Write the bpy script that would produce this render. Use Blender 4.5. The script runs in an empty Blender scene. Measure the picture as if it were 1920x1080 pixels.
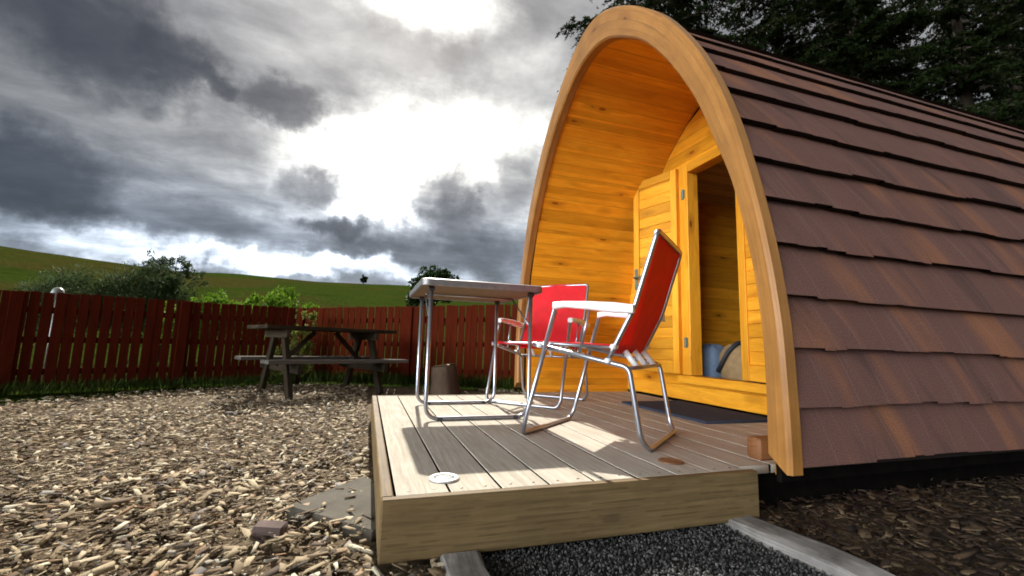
import bpy, math, random
import numpy as np
from mathutils import Vector, Matrix
random.seed(7); rng = np.random.default_rng(7)
C = bpy.context.scene.collection
scn = bpy.context.scene

# ------------------------------------------------------------------ camera
yaw, pitch, roll = math.radians(17.91), math.radians(7.31), math.radians(1.6)
cam_d = bpy.data.cameras.new('camera'); cam = bpy.data.objects.new('camera', cam_d); C.objects.link(cam)
fw = Vector((math.sin(yaw)*math.cos(pitch), math.cos(yaw)*math.cos(pitch), math.sin(pitch)))
r0 = Vector((math.cos(yaw), -math.sin(yaw), 0)); u0 = r0.cross(fw)
rt = math.cos(roll)*r0 + math.sin(roll)*u0; up = -math.sin(roll)*r0 + math.cos(roll)*u0
cam.matrix_world = Matrix(((rt.x, up.x, -fw.x, 0), (rt.y, up.y, -fw.y, 0), (rt.z, up.z, -fw.z, .57), (0, 0, 0, 1)))
cam_d.sensor_width = 36; cam_d.lens = 824/1920*36; cam_d.clip_start = .05; cam_d.clip_end = 3000
cam_d.dof.use_dof = True; cam_d.dof.focus_distance = 1.9; cam_d.dof.aperture_fstop = 5.6
scn.camera = cam

# ------------------------------------------------------------------ light
SUN = Vector((.063, .763, .643)).normalized()
sd = bpy.data.lights.new('sun', 'SUN'); sd.energy = 4.7; sd.angle = math.radians(.8); sd.color = (1, .94, .84)
so = bpy.data.objects.new('sun', sd); C.objects.link(so)
so.rotation_euler = SUN.to_track_quat('Z', 'Y').to_euler()
scn.view_settings.view_transform = 'Standard'; scn.view_settings.look = 'None'
scn.view_settings.exposure = 1.0; scn.view_settings.gamma = 1
scn.cycles.filter_width = 1.8

class NT:
    """small node helper"""
    def __init__(s, tree): s.t = tree; s.n = tree.nodes; s.l = tree.links
    def new(s, k, **kw):
        n = s.n.new(k)
        for a, b in kw.items(): setattr(n, a, b)
        return n
    def put(s, inp, v):
        if isinstance(v, bpy.types.NodeSocket): s.l.new(v, inp)
        elif v is not None:
            try: inp.default_value = v
            except Exception: inp.default_value = (*v, 1)
    def m(s, op, a, b=None, c=None, clamp=False):
        n = s.new('ShaderNodeMath', operation=op, use_clamp=clamp)
        s.put(n.inputs[0], a); s.put(n.inputs[1], b); s.put(n.inputs[2], c); return n.outputs[0]
    def vm(s, op, a, b=None, out=0, scale=None):
        n = s.new('ShaderNodeVectorMath', operation=op)
        s.put(n.inputs[0], a); s.put(n.inputs[1], b)
        if scale is not None: s.put(n.inputs['Scale'], scale)
        return n.outputs[out]
    def xyz(s, a, b, c):
        n = s.new('ShaderNodeCombineXYZ')
        for i, v in enumerate((a, b, c)): s.put(n.inputs[i], v)
        return n.outputs[0]
    def sep(s, v):
        n = s.new('ShaderNodeSeparateXYZ'); s.put(n.inputs[0], v); return n.outputs
    def noise(s, vec, scale, detail=4, rough=.5, dist=0, col=False):
        n = s.new('ShaderNodeTexNoise'); s.put(n.inputs['Vector'], vec); s.put(n.inputs['Scale'], scale)
        n.inputs['Detail'].default_value = detail; n.inputs['Roughness'].default_value = rough
        n.inputs['Distortion'].default_value = dist
        return n.outputs[1 if col else 0]
    def mr(s, v, a, b, c=0., d=1., smooth=False):
        n = s.new('ShaderNodeMapRange'); n.interpolation_type = 'SMOOTHSTEP' if smooth else 'LINEAR'
        for i, x in enumerate((v, a, b, c, d)): s.put(n.inputs[i], x)
        return n.outputs[0]
    def ramp(s, v, stops, interp='LINEAR'):
        n = s.new('ShaderNodeValToRGB'); n.color_ramp.interpolation = interp; s.put(n.inputs[0], v)
        e = n.color_ramp.elements
        while len(e) < len(stops): e.new(.5)
        for k, (p, c) in zip(e, stops): k.position = p; k.color = (*c, 1)
        return n.outputs[0]
    def mix(s, f, a, b, mode='MIX'):
        n = s.new('ShaderNodeMix', data_type='RGBA', blend_type=mode)
        s.put(n.inputs[0], f); s.put(n.inputs[6], a); s.put(n.inputs[7], b); return n.outputs[2]

# ------------------------------------------------------------------ sky
W = bpy.data.worlds.new('World'); scn.world = W; W.use_nodes = True
t = NT(W.node_tree); t.n.clear()
SKY = .1
nish = t.new('ShaderNodeTexSky'); nish.sky_type = 'NISHITA'; nish.sun_disc = False
nish.sun_elevation = math.radians(40); nish.sun_rotation = math.radians(4.7)
d = t.new('ShaderNodeTexCoord').outputs['Generated']
dx, dy, dz = t.sep(d)
az = t.m('MULTIPLY', t.m('ARCTAN2', dx, dy), 57.3)
el = t.m('MULTIPLY', t.m('ARCSINE', dz), 57.3)
zz = t.m('ADD', t.m('MAXIMUM', dz, 0), .14)
plane = t.xyz(t.m('DIVIDE', dx, zz), t.m('DIVIDE', dy, zz), 0)
n_big = t.noise(plane, 1.5, 10, .6, .25)
n_str = t.noise(t.vm('MULTIPLY', plane, (1.0, 1.5, 1)), 2.6, 9, .62, .25)
wa = t.noise(d, 4.5, 7, .6, .3, col=True)
wb = t.noise(d, 14, 5, .6, 0, col=True)
off = t.vm('ADD', t.vm('SCALE', t.vm('SUBTRACT', wa, (.5, .5, .5)), scale=8.5),
           t.vm('SCALE', t.vm('SUBTRACT', wb, (.5, .5, .5)), scale=6.))
P = t.vm('ADD', t.xyz(az, el, 0), t.vm('MULTIPLY', off, (1.35, 1, 0)))
CLOUDS = [(8.0,22.5,20,9.5,1.9),(4.7,40.5,11,5.0,1.9),(-4.5,19.6,11.9,7.4,.9),(-9.5,9.5,8.4,3.1,.9),(-0.5,8.3,13.3,1.8,1.3),
 (-25.3,8.6,12,2.4,1.25),(-14,7.8,9,1.6,.8),(19.4,31.5,8.9,8.7,.7),(-8.5,35.5,15.7,5.8,.4),(12.0,14.7,18.3,2.7,.3),(-27.6,27.3,11,4.8,-1.7),
 (-21.6,27.4,4.5,3.0,-.9),(-31.2,13.4,6.3,5.2,-1.7),(-28.1,10.3,6.3,2.0,-1.0),(-12.5,26.1,4.8,2.7,-1.3),(9.7,18.6,5.2,3.8,-1.9),
 (17.8,22.3,4.4,4.5,-1.3),(-8.0,17.8,3.6,2.3,-1.3),(-4.0,13.9,4.2,1.9,-1.7),(-18.0,11.8,8.5,3.4,-.6),(3.8,13.4,13.4,2.4,-.9),
 (14.2,14.1,8.5,5.5,-1.3),(-2.5,11.0,10.6,1.4,-1.0),(-34.7,17.9,12.3,17.3,-.55),(-18.1,26.3,1.8,1.5,-.9),(10.8,9.8,9.0,1.7,-.5)]
acc = None
for (a, e, rx, ry, amp) in CLOUDS:
    q = t.vm('MULTIPLY', t.vm('SUBTRACT', P, (a, e, 0)), (1/rx, 1/ry, 0))
    f = t.m('MULTIPLY', t.mr(t.vm('LENGTH', q, out=1), 1.25, .35, 0, 1, True), amp)
    acc = f if acc is None else t.m('ADD', acc, f)
tex = t.m('ADD', t.m('MULTIPLY', t.m('SUBTRACT', n_big, .5), 1.9), t.m('MULTIPLY', t.m('SUBTRACT', n_str, .5), 2.4))
# bright cloud patch added out of view, low behind left, to fill the porch
back = t.m('MULTIPLY', t.mr(t.m('ABSOLUTE', t.m('ADD', az, 112.)), 48., 16., 0, 1, True), t.mr(el, 38., 16., 0, 1, True))
back2 = t.mr(dy, .25, -.5, 0, 1, True)
L = t.m('ADD', acc, tex)
L = t.m('ADD', L, t.m('MULTIPLY', back, 4.6))
L = t.m('ADD', L, t.m('MULTIPLY', back2, -.5))
lum = t.m('MINIMUM', t.m('MULTIPLY', t.m('EXPONENT', L), .165), 7.0)
lowb = t.mr(el, 22., 8., 0, 1, True)
tint = t.mix(lowb, (1.0, .985, .92, 1), (.86, .96, 1.10, 1))
tint = t.mix(t.mr(lum, .05, .5, 0, 1), t.mix(lowb, (.98, .98, .97, 1), (.80, .93, 1.16, 1)), tint)
cl = t.mix(1.0, tint, t.xyz(*(t.m('DIVIDE', lum, SKY),)*3), 'MULTIPLY')
skyc = t.mix(.94, nish.outputs[0], cl)
bg = t.new('ShaderNodeBackground'); bg.inputs['Strength'].default_value = SKY
t.l.new(skyc, bg.inputs['Color'])
t.l.new(bg.outputs[0], t.new('ShaderNodeOutputWorld').inputs['Surface'])

# ------------------------------------------------------------------ materials
def mat(name):
    m = bpy.data.materials.new(name); m.use_nodes = True; k = NT(m.node_tree); k.n.clear()
    o = k.new('ShaderNodeOutputMaterial'); b = k.new('ShaderNodeBsdfPrincipled'); k.l.new(b.outputs[0], o.inputs[0])
    k.b = b; k.o = o; return m, k
def bump(k, h, strength, dist=.005):
    n = k.new('ShaderNodeBump'); n.inputs['Strength'].default_value = strength; n.inputs['Distance'].default_value = dist
    k.put(n.inputs['Height'], h); k.l.new(n.outputs[0], k.b.inputs['Normal'])
def rand(k): return k.new('ShaderNodeNewGeometry').outputs['Random Per Island']

def wood(name, dark, light, knot=None, rough=.5, plank=None, groove=.0, lines=9., coat=0., spec=.3, weather=0., island=.35, bumpy=.35, streak=0.):
    """UV in metres: u along the grain, v across; plank = board pitch in v"""
    m, k = mat(name)
    uv = k.new('ShaderNodeUVMap').outputs[0]; u, v, _ = k.sep(uv)
    rnd = rand(k)
    pid = k.m('FLOOR', k.m('DIVIDE', v, plank)) if plank else 0.
    seed = k.m('ADD', k.m('MULTIPLY', rnd, 37.), k.m('MULTIPLY', pid, 3.71))
    g = k.xyz(k.m('ADD', k.m('MULTIPLY', u, 1.1), seed), k.m('MULTIPLY', v, lines), seed)
    grain = k.noise(g, 2.6, 6, .62, 1.1)
    fine = k.noise(k.xyz(k.m('MULTIPLY', u, 9), k.m('MULTIPLY', v, 260), seed), 1., 3, .6)
    fac = k.m('ADD', k.m('MULTIPLY', grain, .75), k.m('MULTIPLY', fine, .32))
    col = k.ramp(fac, [(.3, dark), (.52, tuple(.5*(a+b) for a, b in zip(dark, light))), (.72, light)])
    wn = k.new('ShaderNodeTexWhiteNoise', noise_dimensions='1D'); k.put(wn.inputs['W'], seed)
    tone = k.mr(wn.outputs[0], 0, 1, 1-island, 1+island*.5)
    col = k.mix(1., col, k.xyz(tone, tone, tone), 'MULTIPLY')
    if knot:
        kv = k.new('ShaderNodeTexVoronoi'); kv.inputs['Scale'].default_value = 1.
        k.put(kv.inputs['Vector'], k.xyz(k.m('MULTIPLY', u, 2.6), k.m('MULTIPLY', v, 7.), seed))
        kf = k.mr(kv.outputs['Distance'], .055, .12, 1, 0, True)
        kr = k.mr(kv.outputs['Distance'], .12, .32, .35, 0, True)
        col = k.mix(k.m('MAXIMUM', kf, kr), col, (*knot, 1))
    if streak:
        sk = k.noise(k.xyz(k.m('MULTIPLY', u, 7.), k.m('MULTIPLY', k.m('FLOOR', k.m('MULTIPLY', v, 55.)), 3.7), seed), 1.5, 2, .5)
        fr_ = k.m('FRACT', k.m('MULTIPLY', v, 55.))
        lm = k.m('MULTIPLY', k.mr(sk, .46, .56, 0, 1, True), k.mr(k.m('ABSOLUTE', k.m('SUBTRACT', fr_, .5)), .10, .24, 1, 0, True))
        col = k.mix(k.m('MULTIPLY', lm, streak), col, (*[c*.35 for c in dark], 1))
    if weather:
        w = k.noise(k.new('ShaderNodeTexCoord').outputs['Object'], 3.1, 6, .65)
        col = k.mix(k.mr(w, .42, .68, 0, weather), col, (*[c*.45 for c in dark], 1))
    if groove and plank:
        fr = k.m('FRACT', k.m('DIVIDE', v, plank))
        e = k.m('MINIMUM', fr, k.m('SUBTRACT', 1., fr))
        gf = k.mr(e, groove*.35, groove, 1, 0, True)
        col = k.mix(k.m('MULTIPLY', gf, .6), col, (*[c*.3 for c in dark], 1))
        h = k.m('SUBTRACT', k.m('MULTIPLY', fac, .15), k.m('MULTIPLY', gf, 1.))
    else: h = fac
    bump(k, h, bumpy, .004)
    k.put(k.b.inputs['Base Color'], col); k.b.inputs['Roughness'].default_value = rough
    k.b.inputs['Specular IOR Level'].default_value = spec
    k.b.inputs['Coat Weight'].default_value = coat; k.b.inputs['Coat Roughness'].default_value = .25
    return m
def plain(name, col, rough=.5, metal=0., nscale=20, var=.25, bmp=.1, spec=.5):
    m, k = mat(name)
    n = k.noise(k.new('ShaderNodeTexCoord').outputs['Object'], nscale, 5, .6)
    k.put(k.b.inputs['Base Color'], k.mix(k.mr(n, .3, .7), (*[c*(1-var) for c in col], 1), (*[min(1, c*(1+var)) for c in col], 1)))
    k.b.inputs['Roughness'].default_value = rough; k.b.inputs['Metallic'].default_value = metal
    k.b.inputs['Specular IOR Level'].default_value = spec
    if bmp: bump(k, n, bmp, .003)
    return m
M = {}
M['pine'] = wood('pine lining', (.68, .24, .010), (.94, .44, .028), (.30, .09, .008), .42, .098, .022, 7., .05, spec=.15, island=.22)
M['pine_plain'] = wood('pine joinery', (.60, .22, .012), (.88, .42, .032), (.25, .07, .01), .42, None, 0, 9., .05, spec=.15)
M['pine_pale'] = wood('pale pine', (.62, .36, .10), (.85, .58, .22), (.25, .1, .02), .5, .09, .04, 9.)
M['glulam'] = wood('stained laminated timber', (.31, .13, .030), (.46, .21, .050), (.14, .05, .012), .38, .033, .03, 7., .2, island=.10, weather=.45)
M['deck'] = wood('weathered decking', (.40, .355, .28), (.70, .655, .56), None, .85, None, 0, 16., island=.28, weather=.22, bumpy=.6, spec=.06)
M['porch'] = wood('porch decking', (.40, .345, .26), (.66, .59, .48), None, .85, None, 0, 16., island=.28, weather=.2, bumpy=.5, spec=.05)
M['fascia'] = wood('treated fascia timber', (.115, .074, .030), (.225, .152, .068), (.12, .078, .036), .7, None, 0, 20., island=.25, weather=.35, bumpy=.7, spec=.2, streak=.3)
M['bench'] = wood('old picnic bench timber', (.018, .013, .008), (.055, .042, .026), None, .9, None, 0, 12., island=.4, spec=.05)
M['edging'] = wood('grey weathered edging', (.12, .105, .09), (.50, .47, .43), (.05, .04, .03), .9, None, 0, 26., island=.2, weather=.95, bumpy=1., spec=.15)
M['bench_grey'] = wood('grey bench plank', (.07, .06, .05), (.20, .18, .155), None, .9, None, 0, 12., island=.4, spec=.05)
M['shade_black'] = plain('painted black shade', (.007, .006, .005), .95, 0, 20, .3, .1, .0)  # flat black that paints in shade: board gaps and underside of the cabin
M['beam'] = wood('dark beam', (.012, .008, .005), (.03, .018, .011), None, .9, None, 0, 9.)
M['block'] = wood('brown sole beam', (.16, .06, .02), (.30, .12, .04), None, .6, None, 0, 9.)
M['red_fence'] = wood('red fence stain', (.075, .012, .005), (.145, .024, .009), None, .9, None, 0, 12., island=.45, spec=.02, weather=.3)
M['bark'] = wood('bark', (.035, .025, .018), (.09, .065, .045), None, .95, None, 0, 6., bumpy=1.)
M['stump_bark'] = wood('brown bark', (.07, .045, .03), (.17, .115, .08), None, .95, None, 0, 6., bumpy=1., spec=.05)
M['alu'] = plain('aluminium tube', (.38, .39, .42), .30, .9, 40, .12, .05)
M['alu_dull'] = plain('dull aluminium edging', (.22, .205, .195), .45, .6, 30, .15, .05)
M['white'] = plain('white plastic', (.88, .88, .86), .35, 0, 30, .04, .03)
M['rubber'] = plain('dark rubber', (.04, .04, .045), .7)
M['steel_rim'] = plain('satin steel rim', (.60, .59, .56), .5, .3, 30, .1)
M['lens'] = plain('grey lens', (.09, .11, .12), .6, 0, 60, .3)
M['rust'] = plain('brown rim', (.20, .10, .05), .6, .2, 60, .4)
M['mat'] = plain('doormat', (.040, .050, .075), .95, 0, 300, .5, .8, .1)
M['bluebag'] = plain('pale blue cloth', (.15, .22, .32), .8, 0, 20, .15, .3)
M['tan'] = plain('tan cloth', (.28, .18, .08), .8, 0, 20, .2, .4)
M['black'] = plain('black cloth', (.02, .02, .024), .7, 0, 20, .3, .3)
M['screw'] = plain('screw', (.10, .08, .06), .5, .6)
M['hinge'] = plain('grey green metal', (.14, .19, .15), .4, .5)
M['slab'] = plain('grey slab', (.085, .075, .058), .9, 0, 14, .25, .6, .2)
M['brick'] = plain('brown brick', (.12, .085, .075), .9, 0, 18, .3, .6, .2)
M['globe'] = plain('pale globe', (.22, .24, .20), .4, 0, 10, .15)

def cloth(name, c):
    m, k = mat(name); o = k.new('ShaderNodeTexCoord').outputs['Object']
    n = k.noise(o, 12, 4, .6); w = k.noise(o, 700, 1, .5)
    k.put(k.b.inputs['Base Color'], k.mix(k.mr(n, .3, .7), (*[x*.85 for x in c], 1), (*[min(1, x*1.1) for x in c], 1)))
    k.b.inputs['Roughness'].default_value = .62; k.b.inputs['Specular IOR Level'].default_value = .3
    bump(k, k.m('ADD', n, k.m('MULTIPLY', w, .1)), .25, .006)
    tr = k.new('ShaderNodeBsdfTranslucent'); tr.inputs[0].default_value = (c[0], c[1]*.6, c[2]*.6, 1)
    mx = k.new('ShaderNodeMixShader'); mx.inputs[0].default_value = .28
    k.l.new(k.b.outputs[0], mx.inputs[1]); k.l.new(tr.outputs[0], mx.inputs[2]); k.l.new(mx.outputs[0], k.o.inputs[0])
    return m
M['red'] = cloth('red vinyl cloth', (.78, .014, .022))

def shingles():
    m, k = mat('roof shingles')
    uv = k.new('ShaderNodeUVMap').outputs[0]; u, v, _ = k.sep(uv); rnd = rand(k)
    sk = k.xyz(k.m('ADD', k.m('MULTIPLY', u, 3.1), k.m('MULTIPLY', v, 1.5)), k.m('MULTIPLY', v, .7), k.m('MULTIPLY', k.m('FLOOR', k.m('DIVIDE', k.m('SUBTRACT', v, .023), .1775)), 3.3))
    n1 = k.noise(sk, 1.5, 3, .5, .3)
    col = k.mix(k.mr(n1, .50, .70, 0, .66, True), (.165, .082, .064, 1), (.33, .135, .060, 1))
    n1b = k.noise(k.vm('ADD', sk, (7, 3, 1)), 1.9, 3, .5, .3)
    col = k.mix(k.mr(n1b, .56, .68, 0, .6, True), col, (.09, .052, .045, 1))
    st = k.noise(k.xyz(k.m('ADD', k.m('MULTIPLY', u, 26), k.m('MULTIPLY', v, 10)), k.m('MULTIPLY', v, 1.5), 0.), 1., 3, .6)
    col = k.mix(k.mr(st, .58, .78, 0, .3), col, (.30, .19, .16, 1))
    row = k.m('FLOOR', k.m('DIVIDE', k.m('SUBTRACT', v, .023), .1775))
    ln = k.m('ADD', k.m('ADD', k.m('MULTIPLY', u, 6.1), k.m('MULTIPLY', v, 1.9)), k.m('ADD', k.m('MULTIPLY', row, .37), k.m('MULTIPLY', k.noise(k.xyz(k.m('MULTIPLY', u, 1.7), row, 0.), 1., 2), 2.5)))
    col = k.mix(k.mr(k.m('FRACT', ln), .0, .05, .22, 0, True), col, (.34, .22, .19, 1))
    tn = k.mr(rnd, 0, 1, .97, 1.03); col = k.mix(1., col, k.xyz(tn, tn, tn), 'MULTIPLY')
    gr = k.noise(k.xyz(u, v, 0.), 330, 2, .7)
    g2 = k.mr(gr, .3, .7, .3, 1.7); col = k.mix(1., col, k.xyz(g2, g2, g2), 'MULTIPLY')
    k.put(k.b.inputs['Base Color'], col); k.b.inputs['Roughness'].default_value = .9; k.b.inputs['Specular IOR Level'].default_value = .2
    bump(k, gr, .5, .003); return m
M['shingle'] = shingles()

def leafm(name, c1, c2, trans=.35, rough=.6):
    m, k = mat(name); r = rand(k)
    n = k.noise(k.new('ShaderNodeTexCoord').outputs['Object'], 1.6, 3, .6)
    f = k.m('ADD', k.m('MULTIPLY', r, .6), k.m('MULTIPLY', k.mr(n, .3, .7), .5), clamp=True)
    col = k.mix(f, (*c1, 1), (*c2, 1))
    k.put(k.b.inputs['Base Color'], col); k.b.inputs['Roughness'].default_value = rough; k.b.inputs['Specular IOR Level'].default_value = .06
    tr = k.new('ShaderNodeBsdfTranslucent'); k.put(tr.inputs[0], col)
    mx = k.new('ShaderNodeMixShader'); mx.inputs[0].default_value = trans
    k.l.new(k.b.outputs[0], mx.inputs[1]); k.l.new(tr.outputs[0], mx.inputs[2]); k.l.new(mx.outputs[0], k.o.inputs[0])
    return m
M['needle'] = leafm('spruce needles', (.005, .008, .002), (.015, .026, .005), .18)
M['willow'] = leafm('grey green leaves', (.022, .036, .014), (.075, .105, .04))
M['bright'] = leafm('bright green leaves', (.045, .095, .008), (.14, .25, .022), .4)
M['yellowgreen'] = leafm('yellow green leaves', (.10, .13, .02), (.26, .28, .07), .4)
M['darkleaf'] = leafm('dark leaves', (.012, .026, .008), (.035, .055, .015), .2)
M['grass'] = leafm('grass blades', (.015, .030, .006), (.055, .085, .015), .3)

def chips(name, stops):
    m, k = mat(name); r = rand(k)
    col = k.ramp(r, stops)
    n = k.noise(k.vm('MULTIPLY', k.new('ShaderNodeTexCoord').outputs['Object'], (1, 1, 1)), 70, 4, .6)
    v = k.mr(n, .3, .7, .7, 1.25); col = k.mix(1., col, k.xyz(v, v, v), 'MULTIPLY')
    k.put(k.b.inputs['Base Color'], col); k.b.inputs['Roughness'].default_value = .8; k.b.inputs['Specular IOR Level'].default_value = .25
    bump(k, n, .5, .003); return m
M['chip'] = chips('wood chips', [(0, (.03, .020, .012)), (.2, (.11, .068, .035)), (.42, (.22, .165, .095)), (.66, (.36, .29, .18)), (.78, (.21, .12, .06)), (.9, (.54, .48, .34)), (1, (.14, .125, .12))])
M['dark_chip'] = chips('shade painted chips', [(0, (.010, .006, .005)), (.4, (.038, .022, .013)), (.75, (.075, .046, .026)), (.93, (.15, .105, .055)), (1, (.05, .042, .034))])  # same chips in a darker copy: shade beside the cabin put into colour
M['stone'] = chips('gravel', [(0, (.02, .02, .02)), (.5, (.07, .07, .066)), (.92, (.13, .128, .12)), (1, (.17, .165, .155))])
def soil(name, a, b, sc, bm=1.):
    m, k = mat(name); o = k.new('ShaderNodeTexCoord').outputs['Object']
    n = k.noise(o, sc, 6, .7); n2 = k.noise(o, sc*.12, 4, .6)
    k.put(k.b.inputs['Base Color'], k.mix(k.mr(k.m('ADD', k.m('MULTIPLY', n, .7), k.m('MULTIPLY', n2, .3)), .38, .62), (*a, 1), (*b, 1)))
    k.b.inputs['Roughness'].default_value = .95; k.b.inputs['Specular IOR Level'].default_value = .1
    bump(k, n, bm, .02); return m
M['mulch'] = soil('mulch base', (.05, .035, .022), (.20, .15, .095), 28)
M['gravel'] = soil('dark gravel', (.022, .023, .022), (.075, .075, .072), 120)
def hillm():
    m, k = mat('hill grass'); o = k.new('ShaderNodeTexCoord').outputs['Object']
    n1 = k.noise(o, .035, 6, .6, .4); n2 = k.noise(o, .25, 7, .65); n3 = k.noise(o, 2.5, 5, .7)
    col = k.mix(k.mr(n1, .44, .56, 0, 1, True), (.028, .044, .007, 1), (.042, .040, .010, 1))
    col = k.mix(k.mr(n2, .52, .72, 0, .8, True), col, (.014, .026, .005, 1))
    v = k.mr(n3, .3, .7, .45, 1.5); col = k.mix(1., col, k.xyz(v, v, v), 'MULTIPLY')
    k.put(k.b.inputs['Base Color'], col); k.b.inputs['Roughness'].default_value = 1; k.b.inputs['Specular IOR Level'].default_value = 0
    bump(k, n3, 1., .3); return m
M['hill'] = hillm()

# ------------------------------------------------------------------ mesh helpers
class MB:
    def __init__(s): s.v = []; s.f = []; s.uv = []
    def quad(s, pts, uvs=None):
        b = len(s.v); s.v += [tuple(p) for p in pts]; s.f.append(tuple(range(b, b+len(pts))))
        s.uv.append(uvs or [(0, 0)]*len(pts))
    def box(s, lo, hi, R=None, T=(0, 0, 0), bev=.0, taper=None):
        """box from lo to hi; grain along its longest side; bev chamfers the long edges"""
        lo, hi = Vector(lo), Vector(hi); dm = hi-lo; c = (lo+hi)/2
        ax = max(range(3), key=lambda i: dm[i]); o = [i for i in range(3) if i != ax]
        a, b = dm[o[0]]/2, dm[o[1]]/2; L = dm[ax]/2
        if (ax+1) % 3 != o[0]: o = o[::-1]; a, b = b, a
        e = min(bev, a*.45, b*.45)
        ring = [(a-e, -b), (a, -b+e), (a, b-e), (a-e, b), (-a+e, b), (-a, b-e), (-a, -b+e), (-a+e, -b)] if e > 0 else [(a, -b), (a, b), (-a, b), (-a, -b)]
        n = len(ring); base = len(s.v); off = random.random()*5
        stations = [(-L, -e), (-L+e, 0), (L-e, 0), (L, -e)] if e > 0 else [(-L, 0), (L, 0)]
        for (w, sh) in stations:
            for (p, q) in ring:
                co = [0, 0, 0]; co[ax] = w
                co[o[0]] = p + (sh if p > 0 else -sh); co[o[1]] = q + (sh if q > 0 else -sh)
                v = Vector(co)+c
                if R is not None: v = R @ v
                s.v.append(tuple(v+Vector(T)))
        per = [0]
        for i in range(n): per.append(per[-1]+math.dist(ring[i], ring[(i+1) % n]))
        for j in range(len(stations)-1):
            for i in range(n):
                k = (i+1) % n
                s.f.append((base+j*n+i, base+j*n+k, base+(j+1)*n+k, base+(j+1)*n+i))
                u0_, u1_ = stations[j][0]+off, stations[j+1][0]+off
                s.uv.append([(u0_, per[i]+off), (u0_, per[i+1]+off), (u1_, per[i+1]+off), (u1_, per[i]+off)])
        s.f.append(tuple(base+i for i in reversed(range(n)))); s.uv.append([(off, ring[i][0]*.5+ring[i][1]*3) for i in reversed(range(n))])
        q = (len(stations)-1)*n
        s.f.append(tuple(base+q+i for i in range(n))); s.uv.append([(off, ring[i][0]*.5+ring[i][1]*3) for i in range(n)])
    def tube(s, pts, r, n=10, closed=False, caps=True):
        pts = [Vector(p) for p in pts]; m = len(pts); rr = r if isinstance(r, (list, tuple)) else [r]*m
        base = len(s.v); prev = None; run = 0
        for i, p in enumerate(pts):
            if closed: tn = (pts[(i+1) % m]-pts[i-1])
            else: tn = pts[min(i+1, m-1)]-pts[max(i-1, 0)]
            tn.normalize()
            if prev is None: x = tn.orthogonal().normalized()
            else: x = (prev-tn*prev.dot(tn)).normalized()
            prev = x; y = tn.cross(x)
            for j in range(n):
                a = 2*math.pi*j/n; s.v.append(tuple(p+(x*math.cos(a)+y*math.sin(a))*rr[i]))
        segs = m if closed else m-1
        for i in range(segs):
            i2 = (i+1) % m; dl = (pts[i2]-pts[i]).length
            for j in range(n):
                k = (j+1) % n
                s.f.append((base+i*n+j, base+i*n+k, base+i2*n+k, base+i2*n+j))
                w = 6.28*rr[i]/n; s.uv.append([(run, j*w), (run, (j+1)*w), (run+dl, (j+1)*w), (run+dl, j*w)])
            run += dl
        if caps and not closed:
            s.f.append(tuple(base+j for j in reversed(range(n)))); s.uv.append([(0, 0)]*n)
            s.f.append(tuple(base+(m-1)*n+j for j in range(n))); s.uv.append([(0, 0)]*n)
    def lathe(s, prof, c=(0, 0, 0), n=24):
        base = len(s.v); c = Vector(c)
        for (r, z) in prof:
            for j in range(n):
                a = 2*math.pi*j/n; s.v.append(tuple(c+Vector((r*math.cos(a), r*math.sin(a), z))))
        for i in range(len(prof)-1):
            for j in range(n):
                k = (j+1) % n; s.f.append((base+i*n+j, base+i*n+k, base+(i+1)*n+k, base+(i+1)*n+j)); s.uv.append([(0, 0)]*4)
        s.f.append(tuple(base+j for j in reversed(range(n)))); s.uv.append([(0, 0)]*n)
        q = base+(len(prof)-1)*n; s.f.append(tuple(q+j for j in range(n))); s.uv.append([(0, 0)]*n)
    def build(s, name, m, parent=None, smooth=False):
        me = bpy.data.meshes.new(name); me.from_pydata(s.v, [], s.f)
        l = me.uv_layers.new(name='UVMap'); flat = [c for f in s.uv for p in f for c in p]
        l.data.foreach_set('uv', flat); me.materials.append(m)
        me.update()
        if smooth: me.shade_smooth() if hasattr(me, 'shade_smooth') else me.polygons.foreach_set('use_smooth', [True]*len(me.polygons))
        o = bpy.data.objects.new(name, me); C.objects.link(o); o.parent = parent
        return o
def smooth_by_angle(o, deg=40):
    me = o.data; me.polygons.foreach_set('use_smooth', [True]*len(me.polygons))
    try: me.set_sharp_from_angle(angle=math.radians(deg))
    except Exception: pass
    return o
def tag(o, label, cat, group=None, kind=None):
    o['label'] = label; o['category'] = cat
    if group: o['group'] = group
    if kind: o['kind'] = kind
    return o
def thing(name, label, cat, loc=(0, 0, 0), rz=0, group=None):
    o = bpy.data.objects.new(name, None); C.objects.link(o); o.location = loc; o.rotation_euler = (0, 0, rz)
    o.empty_display_size = .1
    return tag(o, label, cat, group)
def structure(o): o['kind'] = 'structure'; return o
def copy_tree(o, parent=None):
    c = o.copy(); C.objects.link(c); c.parent = parent
    for ch in list(o.children): copy_tree(ch, c)
    return c
def fillet(pts, r, n=6):
    """round the corners of a 3D polyline"""
    pts = [Vector(p) for p in pts]; out = [pts[0]]
    for i in range(1, len(pts)-1):
        p, a, b = pts[i], (pts[i-1]-pts[i]), (pts[i+1]-pts[i])
        q = min(r, a.length*.48, b.length*.48); a = p+a.normalized()*q; b = p+b.normalized()*q
        for j in range(n+1):
            t_ = j/n; out.append(a*(1-t_)**2+p*2*t_*(1-t_)+b*t_**2)
    out.append(pts[-1]); return out
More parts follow.
